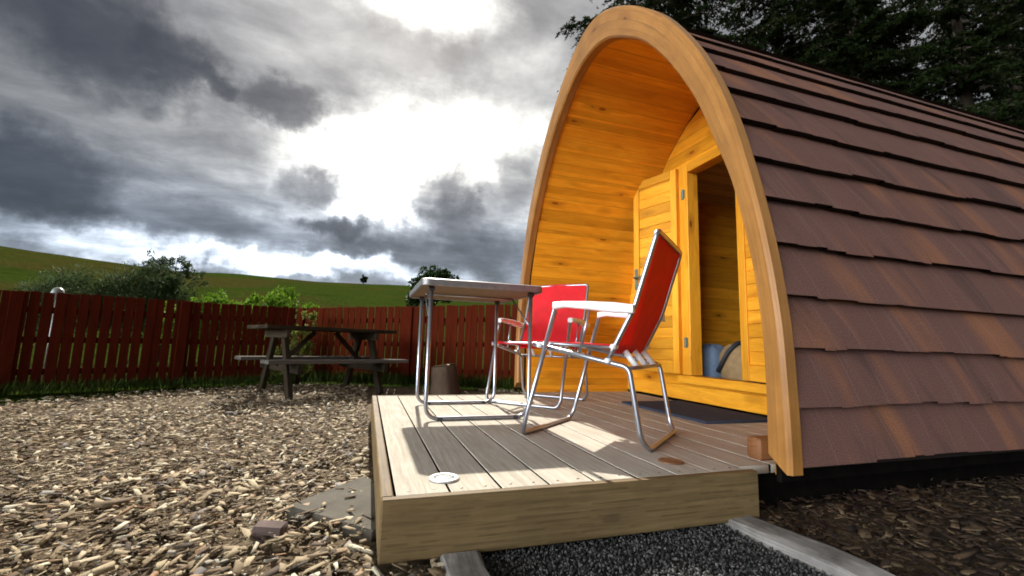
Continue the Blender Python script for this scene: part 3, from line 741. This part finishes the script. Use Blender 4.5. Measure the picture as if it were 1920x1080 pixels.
# luggage seen through the door
def cushion(name, m_, size, loc, rot, lab, cat):
    mb = MB(); n, k = 18, 10; a, b, c = [s_/2 for s_ in size]
    for i in range(k+1):
        ph = -math.pi/2+math.pi*i/k
        for j in range(n):
            th = 2*math.pi*j/n
            f = lambda v_, e: math.copysign(abs(v_)**e, v_)
            mb.v.append((a*f(math.cos(ph), .55)*f(math.cos(th), .45), b*f(math.cos(ph), .55)*f(math.sin(th), .45), c*f(math.sin(ph), .7)+.01*math.sin(th*3+ph*2)))
    for i in range(k):
        for j in range(n):
            q = (j+1) % n; mb.f.append((i*n+j, i*n+q, (i+1)*n+q, (i+1)*n+j)); mb.uv.append([(0, 0)]*4)
    o = mb.build(name, m_, None, True); o.location = loc; o.rotation_euler = rot; tag(o, lab, cat); return o
cushion('folded_bedding', M['bluebag'], (.22, .20, .34), (2.62, 2.87, .44), (0, 0, .1), 'pale blue bundle of bedding standing just inside the cabin door', 'bedding')
bag = cushion('travel_bag', M['tan'], (.22, .46, .30), (2.72, 2.62, .42), (.55, 0, .2), 'tan bag with black straps lying inside the cabin door', 'bag')
for yy in (-.12, .14):
    mb = MB(); mb.tube([(-.115, yy, -.1), (-.122, yy, .0), (-.118, yy, .08), (-.07, yy, .155), (0, yy, .162), (.07, yy, .155)], .017, 8); mb.build('strap', M['black'], bag, True)
cushion('dark_blanket', M['black'], (.5, .5, .22), (3.0, 2.45, .55), (.1, 0, .3), 'dark folded blanket behind the tan bag inside the cabin', 'blanket')

# ------------------------------------------------------------------ camping table
tb = thing('camping_table', 'small folding camping table with metal rimmed top and tube legs on the deck', 'table', (.25, 2.25, DZ))
mb = MB(); TW, TD, TZ = .66, .74, .70
def rrect(w, d_, r, n=6):
    out = []
    for (cx_, cy_, a0) in ((w-r, d_-r, 0), (r, d_-r, 90), (r, r, 180), (w-r, r, 270)):
        for i in range(n+1): a = math.radians(a0+90*i/n); out.append((cx_+r*math.cos(a), cy_+r*math.sin(a)))
    return out
def slab_rr(mb, w, d_, r, z0, z1, inset=0):
    ring = [(p[0], p[1]) for p in rrect(w, d_, r)]; n = len(ring); b0 = len(mb.v)
    for z_ in (z0, z1):
        for p in ring: mb.v.append((p[0]+inset, p[1]+inset, z_))
    for i in range(n):
        k = (i+1) % n; mb.f.append((b0+i, b0+k, b0+n+k, b0+n+i)); mb.uv.append([(0, 0)]*4)
    mb.f.append(tuple(b0+i for i in reversed(range(n)))); mb.uv.append([(p[1], p[0]) for p in reversed(ring)])
    mb.f.append(tuple(b0+n+i for i in range(n))); mb.uv.append([(p[1], p[0]) for p in ring])
slab_rr(mb, TW-.012, TD-.012, .034, TZ-.004, TZ+.014, .006)
M['table_wood'] = plain('brown hardboard', (.17, .10, .045), .6, 0, 25, .15, .1)
mb.build('table_top', M['table_wood'], tb)
mb = MB(); ring = rrect(TW, TD, .04, 8)
prof = [(-.0, -.012), (.006, -.008), (.006, .022), (0, .026), (-.014, .026), (-.014, .0225), (-.006, .0225), (-.006, -.008)]
cx_, cy_ = TW/2, TD/2; n = len(ring)
for i, p in enumerate(ring):
    a, b = ring[i-1], ring[(i+1) % n]; tx, ty = b[0]-a[0], b[1]-a[1]; l = math.hypot(tx, ty); nx, ny = ty/l, -tx/l
    for (o_, z_) in prof: mb.v.append((p[0]+nx*o_, p[1]+ny*o_, TZ+z_))
m_ = len(prof)
for i in range(n):
    k = (i+1) % n
    for j in range(m_):
        q = (j+1) % m_; mb.f.append((i*m_+j, k*m_+j, k*m_+q, i*m_+q)); mb.uv.append([(0, 0)]*4)
smooth_by_angle(mb.build('table_rim', M['alu_dull'], tb), 35)
for yy, xa, xb in ((.075, .055, .615), (.675, .075, .59)):
    mb = MB(); r = .011
    mb.tube(fillet([(xa, yy, TZ-.014), (xa, yy, r), (xb, yy, r), (xb, yy, TZ-.014)], .075, 8), r, 12)
    lg = mb.build('leg_frame', M['alu'], tb, True)
    for xx in (xa, xb):
        mb = MB(); mb.box((xx-.016, yy-.013, TZ-.030), (xx+.016, yy+.013, TZ-.006), bev=.003); mb.build('leg_bracket', M['rubber'], lg)
    for xx in (xa+.075, xb-.075):
        mb = MB(); mb.tube([(xx-.014, yy, r-.002), (xx+.014, yy, r-.002)], .0128, 10); mb.build('rubber_foot', M['rubber'], lg)
for q in ([(.055, .075, .50), (.062, .39, TZ-.02)], [(.615, .075, .50), (.608, .39, TZ-.02)]):
    mb = MB(); mb.tube(q, .005, 8); mb.build('strut', M['alu'], tb, True)
mb = MB(); mb.tube([(.06, .39, TZ-.016), (.61, .39, TZ-.016)], .006, 8); mb.build('cross_bar', M['alu'], tb, True)

# ------------------------------------------------------------------ folding chairs
def make_chair(lab):
    c = thing('folding_chair', lab, 'chair', (0, 0, DZ), 0, 'red folding chairs on the deck'); h = .278; r = .0105
    U = lambda u, y, z: (u, y, z)
    mb = MB()
    mb.tube(fillet([U(.155, -h, .555), U(.012, -h, .05), U(-.004, -h+.02, r), U(-.004, h-.02, r), U(.012, h, .05), U(.155, h, .555)], .07, 8), r, 12)
    mb.build('front_leg_frame', M['alu'], c, True)
    mb = MB(); w = h-.012
    mb.tube(fillet([U(.045, -w, .405), U(.475, -w, .322), U(.520, -w, .05), U(.545, -w+.03, r), U(.545, w-.03, r), U(.520, w, .05), U(.475, w, .322), U(.045, w, .405)], .030, 6), r, 12)
    mb.build('rear_leg_frame', M['alu'], c, True)
    mb = MB(); mb.tube(fillet([U(.375, -w+.02, .335), U(.42, -w+.02, .42), U(.492, -w+.02, .56), U(.590, -w+.02, .872), U(.590, w-.02, .872), U(.492, w-.02, .56), U(.42, w-.02, .42), U(.375, w-.02, .335)], .028, 6), r, 12)
    bf = mb.build('back_frame', M['alu'], c, True)
    mb = MB(); mb.tube([U(.476, -w, .318), U(.476, w, .318)], .0085, 10); mb.build('rear_bar', M['alu'], c, True)
    for yy in (-.15, 0, .15):
        mb = MB(); mb.tube([U(.425, yy, .385), U(.474, yy, .322)], .0125, 10); mb.build('seat_spring', M['white'], c, True)
    mb = MB(); mb.tube(fillet([U(.41, -w+.03, .398), U(.04, -w+.03, .412), U(.04, w-.03, .412), U(.41, w-.03, .398)], .03, 5), .0075, 10); mb.build('seat_frame', M['alu'], c, True)
    # cloth: seat sags a little, back is stretched
    def sheet(name, path, yw, sag, th=.0035):
        mb = MB(); nu, nv = len(path), 10; top = []
        nrm = []
        for i, p in enumerate(path):
            a, b = path[max(0, i-1)], path[min(nu-1, i+1)]; tx, tz = b[0]-a[0], b[1]-a[1]; l = math.hypot(tx, tz); nrm.append((-tz/l, tx/l))
        for s_ in (0, 1):
            for i, (p, n_) in enumerate(zip(path, nrm)):
                for j in range(nv+1):
                    v_ = j/nv*2-1; sg = -sag*(1-v_*v_)*math.sin(math.pi*i/(nu-1))-s_*th
                    mb.v.append((p[0]+n_[0]*sg, v_*yw, p[1]+n_[1]*sg))
        q = nv+1; N_ = nu*q
        for i in range(nu-1):
            for j in range(nv):
                a = i*q+j; mb.f.append((a, a+1, a+q+1, a+q)); mb.uv.append([(0, 0)]*4)
                a += N_; mb.f.append((a+q, a+q+1, a+1, a)); mb.uv.append([(0, 0)]*4)
        for i in range(nu-1):
            for j in (0, nv):
                a = i*q+j; mb.f.append((a, a+q, a+q+N_, a+N_) if j == 0 else (a+N_, a+q+N_, a+q, a)); mb.uv.append([(0, 0)]*4)
        for j in range(nv):
            for i in (0, nu-1):
                a = i*q+j; mb.f.append((a+N_, a+1+N_, a+1, a)); mb.uv.append([(0, 0)]*4)
        return smooth_by_angle(mb.build(name, M['red'], c), 50)
    sheet('seat_cloth', [(.034, .402), (.030, .414), (.036, .423)]+[(.05+.36*i/8, .422-.012*i/8) for i in range(9)], w-.028, .016)
    bp = []
    for i in range(13):
        q = i/12; z_ = .375+(.868-.375)*q; u_ = float(np.interp(z_, [.335, .42, .56, .872, .9], [.375, .42, .492, .590, .595]))
        bp.append((u_-.004, z_))
    bp += [(.588, .882), (.596, .880), (.599, .870)]
    sheet('back_cloth', [(a, b) for a, b in bp], w-.032, -.012)
    for s_ in (-1, 1):
        mb = MB(); y_ = s_*(h+.001)
        P_ = [(.150, .572), (.20, .578), (.30, .572), (.42, .560), (.500, .553)]
        nseg = len(P_); wd = [.017, .021, .022, .021, .015]; hh = [.017, .014, .018, .022, .018]; kk = 12
        for (pu, pz), w_, h_ in zip(P_, wd, hh):
            for j in range(kk):
                a = 2*math.pi*j/kk; f = lambda v_: math.copysign(abs(v_)**.6, v_)
                mb.v.append((pu, y_+w_*f(math.cos(a)), pz+h_*f(math.sin(a))))
        for i in range(nseg-1):
            for j in range(kk):
                q = (j+1) % kk; mb.f.append((i*kk+j, i*kk+q, (i+1)*kk+q, (i+1)*kk+j)); mb.uv.append([(0, 0)]*4)
        mb.f.append(tuple(reversed(range(kk)))); mb.uv.append([(0, 0)]*kk)
        mb.f.append(tuple((nseg-1)*kk+j for j in range(kk))); mb.uv.append([(0, 0)]*kk)
        smooth_by_angle(mb.build('armrest', M['white'], c), 60)
        mb = MB(); mb.tube([U(.315, y_-s_*.004, .565), U(.268, y_-s_*.008, .372)], .006, 8); mb.build('arm_strut', M['alu'], c, True)
        for (u_, z_) in ((.415, .402), (.082, .400), (.392, .345)):
            mb = MB(); mb.tube([U(u_, s_*(w-.028), z_), U(u_, s_*(h+.012), z_)], .0105, 10)
            mb.build('pivot', M['white'], c, True)
    return c
ch = make_chair('red folding chair nearer the camera, side on with its back to the cabin door')
ch.location = (.881, 2.068, DZ); ch.rotation_euler = (0, 0, math.radians(-49))
c2 = copy_tree(ch); c2['label'] = 'red folding chair behind the table, facing the camera, seen through the nearer chair'
c2.location = (.989, 2.80, DZ); c2.rotation_euler = (0, 0, math.radians(42.1))

# ------------------------------------------------------------------ picnic table, stump
pic = thing('picnic_table', 'dark wooden A frame picnic table with attached benches by the red fence', 'picnic table', (-.436, 5.20, 0), math.radians(90-17.91-45))
# local x = length, y = width
L2 = .68
tp = MB()
for i in range(5): tp.box((-L2, -.33+i*.133, .655), (L2, -.33+i*.133+.125, .69), bev=.004)
tp.build('table_top', M['bench'], pic)
for s_ in (-1, 1):
    mb = MB()
    for k in (0, 1): mb.box((-L2-.03, s_*.44-.115+k*.118, .335), (L2+.03, s_*.44-.115+k*.118+.112, .37), bev=.004)
    mb.build('bench_seat', M['bench_grey'], pic)
for sx in (-.46, .46):
    for s_ in (-1, 1):
        mb = MB(); a = Vector((sx, s_*.42, 0)); b = Vector((sx, s_*.12, .655)); dd = b-a
        R_ = Matrix.Rotation(math.atan2(-dd.y, dd.z), 3, 'X'); mb.box((-.022, -.045, 0), (.022, .045, dd.length), R_, a, bev=.003); mb.build('leg', M['bench'], pic)
    mb = MB(); mb.box((sx+.024*(1 if sx < 0 else -1)-.02, -.56, .245), (sx+.024*(1 if sx < 0 else -1)+.02, .56, .333)); mb.box((sx-.018-.025, -.33, .575), (sx+.018-.025, .33, .653)); mb.build('cross_beam', M['bench'], pic)
    mb = MB(); mb.tube([(sx, 0, .29), (sx*.25, 0, .64)], .032, 4); mb.build('brace', M['bench'], pic)
mb = MB(); prof = [(.17, 0), (.165, .04), (.15, .12), (.145, .22), (.135, .30), (.128, .315)]
n = 20
for (r_, z_) in prof:
    for j in range(n):
        a = 2*math.pi*j/n; q = r_*(1+.07*math.sin(a*3+1)+.04*math.sin(a*7)); mb.v.append((q*math.cos(a)-z_*.12, q*math.sin(a), z_+.02*math.cos(a)*(z_ > .25)))
for i in range(len(prof)-1):
    for j in range(n):
        k = (j+1) % n; mb.f.append((i*n+j, i*n+k, (i+1)*n+k, (i+1)*n+j)); mb.uv.append([(prof[i][1], j*.05), (prof[i][1], j*.05+.05), (prof[i+1][1], j*.05+.05), (prof[i+1][1], j*.05)])
st = mb.build('tree_stump', M['stump_bark']); smooth_by_angle(st, 50); st.location = (.88, 5.05, -.005)
mb = MB(); mb.v = [((.118*(1+.07*math.sin(2*math.pi*j/n*3+1)))*math.cos(2*math.pi*j/n)-.038, .118*math.sin(2*math.pi*j/n), .322+.02*math.cos(2*math.pi*j/n)) for j in range(n)]; mb.f = [tuple(range(n))]; mb.uv = [[(0, 0)]*n]
mb.build('cut_face', M['fascia'], st)
tag(st, 'short brown tree stump standing behind the camping table in front of the fence', 'stump')

# ------------------------------------------------------------------ fence
def fence(a, b, ha, hb, lab, posts, pitch=.086):
    f = thing('picket_fence', lab, 'fence', a, 0, 'runs of the red timber fence')
    dv = b-a; L = dv.length; ang = math.atan2(dv.y, dv.x); f.rotation_euler = (0, 0, ang); side = -1   # boards on the garden side, rails behind
    hgt = lambda s_: ha+(hb-ha)*s_/L
    protos = []
    n = int(L/pitch)
    for i in range(n):
        s_ = i*pitch+.004
        if i < 4:
            mb = MB(); w = .0758; mb.box((0, -.009, .03), (w, .009, 1.), bev=.003)
            o = mb.build('board', M['red_fence'], f); protos.append(o)
        else:
            o = random.choice(protos).copy(); C.objects.link(o); o.parent = f
        o.location = (s_+random.uniform(-.003, .003), random.uniform(-.003, .003), 0)
        o.scale = (random.uniform(.95, 1.03), 1, hgt(s_)+random.uniform(-.006, .006)); o.rotation_euler = (0, random.gauss(0, .005), 0)
    for z_ in (.2, .52, .82):
        mb = MB(); base = [(0, .011), (L, .011), (L, .05), (0, .05)]
        for dz_ in (-.03, .03):
            for (x_, y_) in base: mb.v.append((x_, y_, (z_*hgt(x_))+dz_))
        mb.f = [(3, 2, 1, 0), (4, 5, 6, 7), (0, 1, 5, 4), (1, 2, 6, 5), (2, 3, 7, 6), (3, 0, 4, 7)]; mb.uv = [[(0, 0), (L, 0), (L, .06), (0, .06)]]*6
        mb.build('rail', M['red_fence'], f)
    for s_ in posts:
        mb = MB(); mb.box((s_-.045, -.032, 0), (s_+.045, .09, hgt(s_)-.005), bev=.004); mb.build('post', M['red_fence'], f)
    return f
fence(fL+Vector((-.9, -.49, 0)), fC, .905, .975, 'left run of dark red timber fence with light showing between its boards', [.1, 1.55, 2.42, 3.7, 4.85])
fence(fC+Vector((.03, -.03, 0)), fR, .975, 1.14, 'right run of dark red timber fence passing behind the camping table to the cabin', [.03, 1.5, 2.95])

# small pale lamp on a pole behind the fence
lp = thing('garden_lamp', 'small pale round lamp on a thin pole just behind the left run of fence', 'lamp', (-3.14, 5.86, 0))
mb = MB(); mb.tube([(0, 0, 0), (.01, 0, .93)], .011, 8); mb.build('pole', M['alu_dull'], lp, True)
mb = MB(); mb.lathe([(.012, .90), (.03, .915), (.05, .945), (.055, .975), (.045, 1.01), (.022, 1.03), (.008, 1.035)], (.01, 0, 0), 16); mb.build('globe', M['globe'], lp, True)

# ------------------------------------------------------------------ trees and shrubs
def stems(name, base_r, h, n, spread, par, m_):
    mb = MB()
    for i in range(n):
        a = random.uniform(0, 6.28); s_ = random.uniform(.3, 1)*spread
        p = [(0.02*math.cos(a), .02*math.sin(a), 0), (s_*.4*math.cos(a), s_*.4*math.sin(a), h*.4), (s_*math.cos(a), s_*math.sin(a), h*random.uniform(.75, .95))]
        mb.tube(fillet(p, h*.2, 4), [base_r*(1-.8*q/6) for q in range(7)][:len(fillet(p, h*.2, 4))], 6)
    return mb.build(name, m_, par, True)
def shrub(name, lab, cat, loc, lobes, nleaf, ll, lw, m_, stem_h, spread, group=None, updir=.3):
    t_ = thing(name, lab, cat, loc, 0, group); parts = []
    tot = sum(l[3]*l[4]*l[5] for l in lobes)**1
    for (x, y, z, rx, ry, rz_) in lobes:
        n = int(nleaf*rx*ry*rz_/tot); d_ = rng.normal(size=(n, 3)); d_ /= np.linalg.norm(d_, axis=1, keepdims=True)
        rr = rng.uniform(.35, 1, n)**.55*(1+.18*np.sin(d_[:, 0]*7+x*5)*np.sin(d_[:, 2]*6+y))
        # clumping: pull leaves towards random twig centres
        k = max(6, n//45); cd = rng.normal(size=(k, 3)); cd /= np.linalg.norm(cd, axis=1, keepdims=True); cr = rng.uniform(.45, 1.05, (k, 1)); cc_ = cd*cr
        idx = rng.integers(0, k, n); pos = cc_[idx]*.86+d_*rr[:, None]*.22
        c_ = np.array((x, y, z))+pos*np.array((rx, ry, rz_))
        dr = pos+np.array((0, 0, updir))+rng.normal(0, .6, (n, 3))
        parts.append(leaves(c_, dr, rng.uniform(.6, 1.2, n)*ll, rng.uniform(.6, 1.2, n)*lw))
    np_mesh('crown', *join(parts), m_, t_)
    stems('stems', .02 if stem_h > 1 else .008, stem_h, 6, spread, t_, M['bark']); return t_
shrub('willow_bush', 'large grey green bush with a taller thin top behind the left run of fence', 'bush', (-4.30, 10.3, 0),
      [(0, 0, 1.15, .85, .7, .75), (-.85, -.2, 1.1, .85, .6, .70), (.55, .1, 1.05, .6, .5, .7), (.25, .1, 1.65, .40, .35, .40), (.60, .1, 1.6, .28, .28, .30), (-1.3, 0, .75, .5, .4, .5)], 40000, .06, .024, M['willow'], 2.2, .6)
shrub('sapling', 'thin sparse sapling rising out of the grey green bush', 'sapling', (-4.05, 10.9, 0), [(-.25, 0, 1.95, .34, .2, .40), (.15, 0, 1.95, .40, .2, .36), (.45, 0, 1.8, .3, .2, .3)], 2600, .07, .022, M['willow'], 2.5, .3)
shrub('green_bush', 'bright green leafy bush behind the fence, left one of two', 'bush', (-2.62, 9.0, 0), [(0, 0, .85, .5, .4, .55), (-.5, 0, .8, .4, .35, .5), (.5, 0, .8, .4, .35, .5)], 8000, .075, .04, M['bright'], 1.0, .3, 'bright green bushes behind the fence')
shrub('green_bush', 'bright green leafy bush behind the fence, right one of two with the tallest tip', 'bush', (-1.50, 8.7, 0), [(0, 0, .95, .42, .4, .6), (-.45, 0, .85, .35, .35, .5), (.42, 0, .8, .38, .35, .48)], 8000, .075, .04, M['bright'], 1.0, .3, 'bright green bushes behind the fence')
shrub('weedy_shrub', 'pale yellow green shrub growing between the picnic table and the fence', 'shrub', (-.80, 6.12, 0), [(0, 0, .45, .2, .14, .40), (.1, 0, .72, .13, .1, .24), (-.22, -.05, .3, .2, .14, .25)], 2600, .05, .02, M['yellowgreen'], .8, .12)
def htree(name, lab, x, y, lobes, n, ll, lw, m_, sh, cat='tree'):
    return shrub(name, lab, cat, (x, y, hill_h(x, y)-.05), lobes, n, ll, lw, m_, sh, .3)
htree('broad_tree', 'dark rounded tree on the hillside showing above the camping table', 5.19, 38.3, [(0, 0, 2.6, 2.3, 2, 1.7), (-1.2, 0, 1.8, 1.4, 1.2, 1.4), (1.3, 0, 2.3, 1.5, 1.2, 1.1)], 9000, .32, .2, M['darkleaf'], 3)
htree('hill_tree', 'tiny lone tree on the skyline of the green hill', -1.84, 120, [(0, 0, 1.6, .9, .9, 1.3)], 1200, .4, .3, M['darkleaf'], 2)

def spruce_meshes(H_, seed, z=.9, lmax=3.2):
    g_ = np.random.default_rng(seed); Cs, Ds = [], []; mb = MB()
    mb.tube([(0, 0, 0), (.03, .02, H_*.3), (0, .03, H_*.7), (0, 0, H_)], [.20, .16, .08, .012], 10)
    while z < H_-.3:
        L_ = min(lmax, (H_-z)*.36+.25)
        for j in range(g_.integers(5, 8)):
            az_ = g_.uniform(0, 6.283); l = L_*g_.uniform(.7, 1.1); zb = z+g_.uniform(-.15, .15)
            a = np.array((math.cos(az_), math.sin(az_), 0)); pr = np.array((-a[1], a[0], 0)); rise = g_.uniform(.0, .22); dr = g_.uniform(.28, .5)
            def pth(t_): return np.array((0, 0, zb))+a*(l*t_)[:, None]+np.array((0, 0, 1))*((rise*t_-dr*t_**2+.12*t_**4)*l)[:, None]
            tt = np.linspace(0, 1, 7); pp = pth(tt)
            mb.tube([tuple(p) for p in pp], [.028*(1-.85*q) for q in tt], 5)
            nt = int(16*l/2)+6
            for s_ in (-1, 1):
                t0 = g_.uniform(.12, 1., nt); tl = l*.30*(1.08-t0*.75)*g_.uniform(.6, 1.2, nt)
                nn = 22; q = g_.uniform(0, 1, (nt, nn)); b = pth(t0)[:, None, :]
                side = (pr*s_+a*.75); side /= np.linalg.norm(side)
                pos = b+side*(q*tl[:, None])[..., None]-np.array((0, 0, 1))*(q**1.7*tl[:, None]*.55)[..., None]+g_.normal(0, .018, (nt, nn, 3))
                dd = side+np.array((0, 0, -.5))+g_.normal(0, .75, (nt, nn, 3)); Cs.append(pos.reshape(-1, 3)); Ds.append(dd.reshape(-1, 3))
        z += .34
    Cc, Dd = np.concatenate(Cs), np.concatenate(Ds)
    global rng; keep = rng; rng = g_
    n = len(Cc); V_, F_ = leaves(Cc, Dd, g_.uniform(.06, .12, n), g_.uniform(.018, .034, n)); rng = keep
    return mb, V_, F_
def spruce(lab, x, y, H_, seed, z=.9, lmax=3.2):
    t_ = thing('spruce_tree', lab, 'tree', (x, y, hill_h(x, y)-.05), 0, 'dark spruces behind the cabin')
    mb, V_, F_ = spruce_meshes(H_, seed, z, lmax); mb.build('trunk', M['bark'], t_, True); np_mesh('crown', V_, F_, M['needle'], t_); return t_
SP = [('tall dark spruce right behind the arch of the cabin', 6.3, 8.4, 15, 3, 6.4, 2.35), ('tall dark spruce second from the left, over the middle of the cabin roof', 9.6, 7.9, 13, 5), ('tall dark spruce near the right edge of the photo behind the cabin roof', 12.3, 5.6, 12, 9)]
protos = [spruce(*a) for a in SP]
for k, (lab, x, y, rz, sc) in enumerate([('close tall spruce whose branches fill the sky above the right half of the cabin roof', 10.9, 6.9, 5.2, 1.0), ('spruce standing further back, in the gap between the left two', 10.0, 12.0, 1.2, 1.05), ('spruce standing further back, in the gap between the right two', 14.5, 9.3, 2.4, 1.1), ('spruce at the far right behind the lowest part of the cabin roof', 16.2, 6.4, 4.1, 1.0)]):
    c = copy_tree(protos[(1, 1, 2, 1)[k]]); c['label'] = lab; c.location = (x, y, hill_h(x, y)-.05); c.rotation_euler = (0, 0, rz); c.scale = (sc,)*3
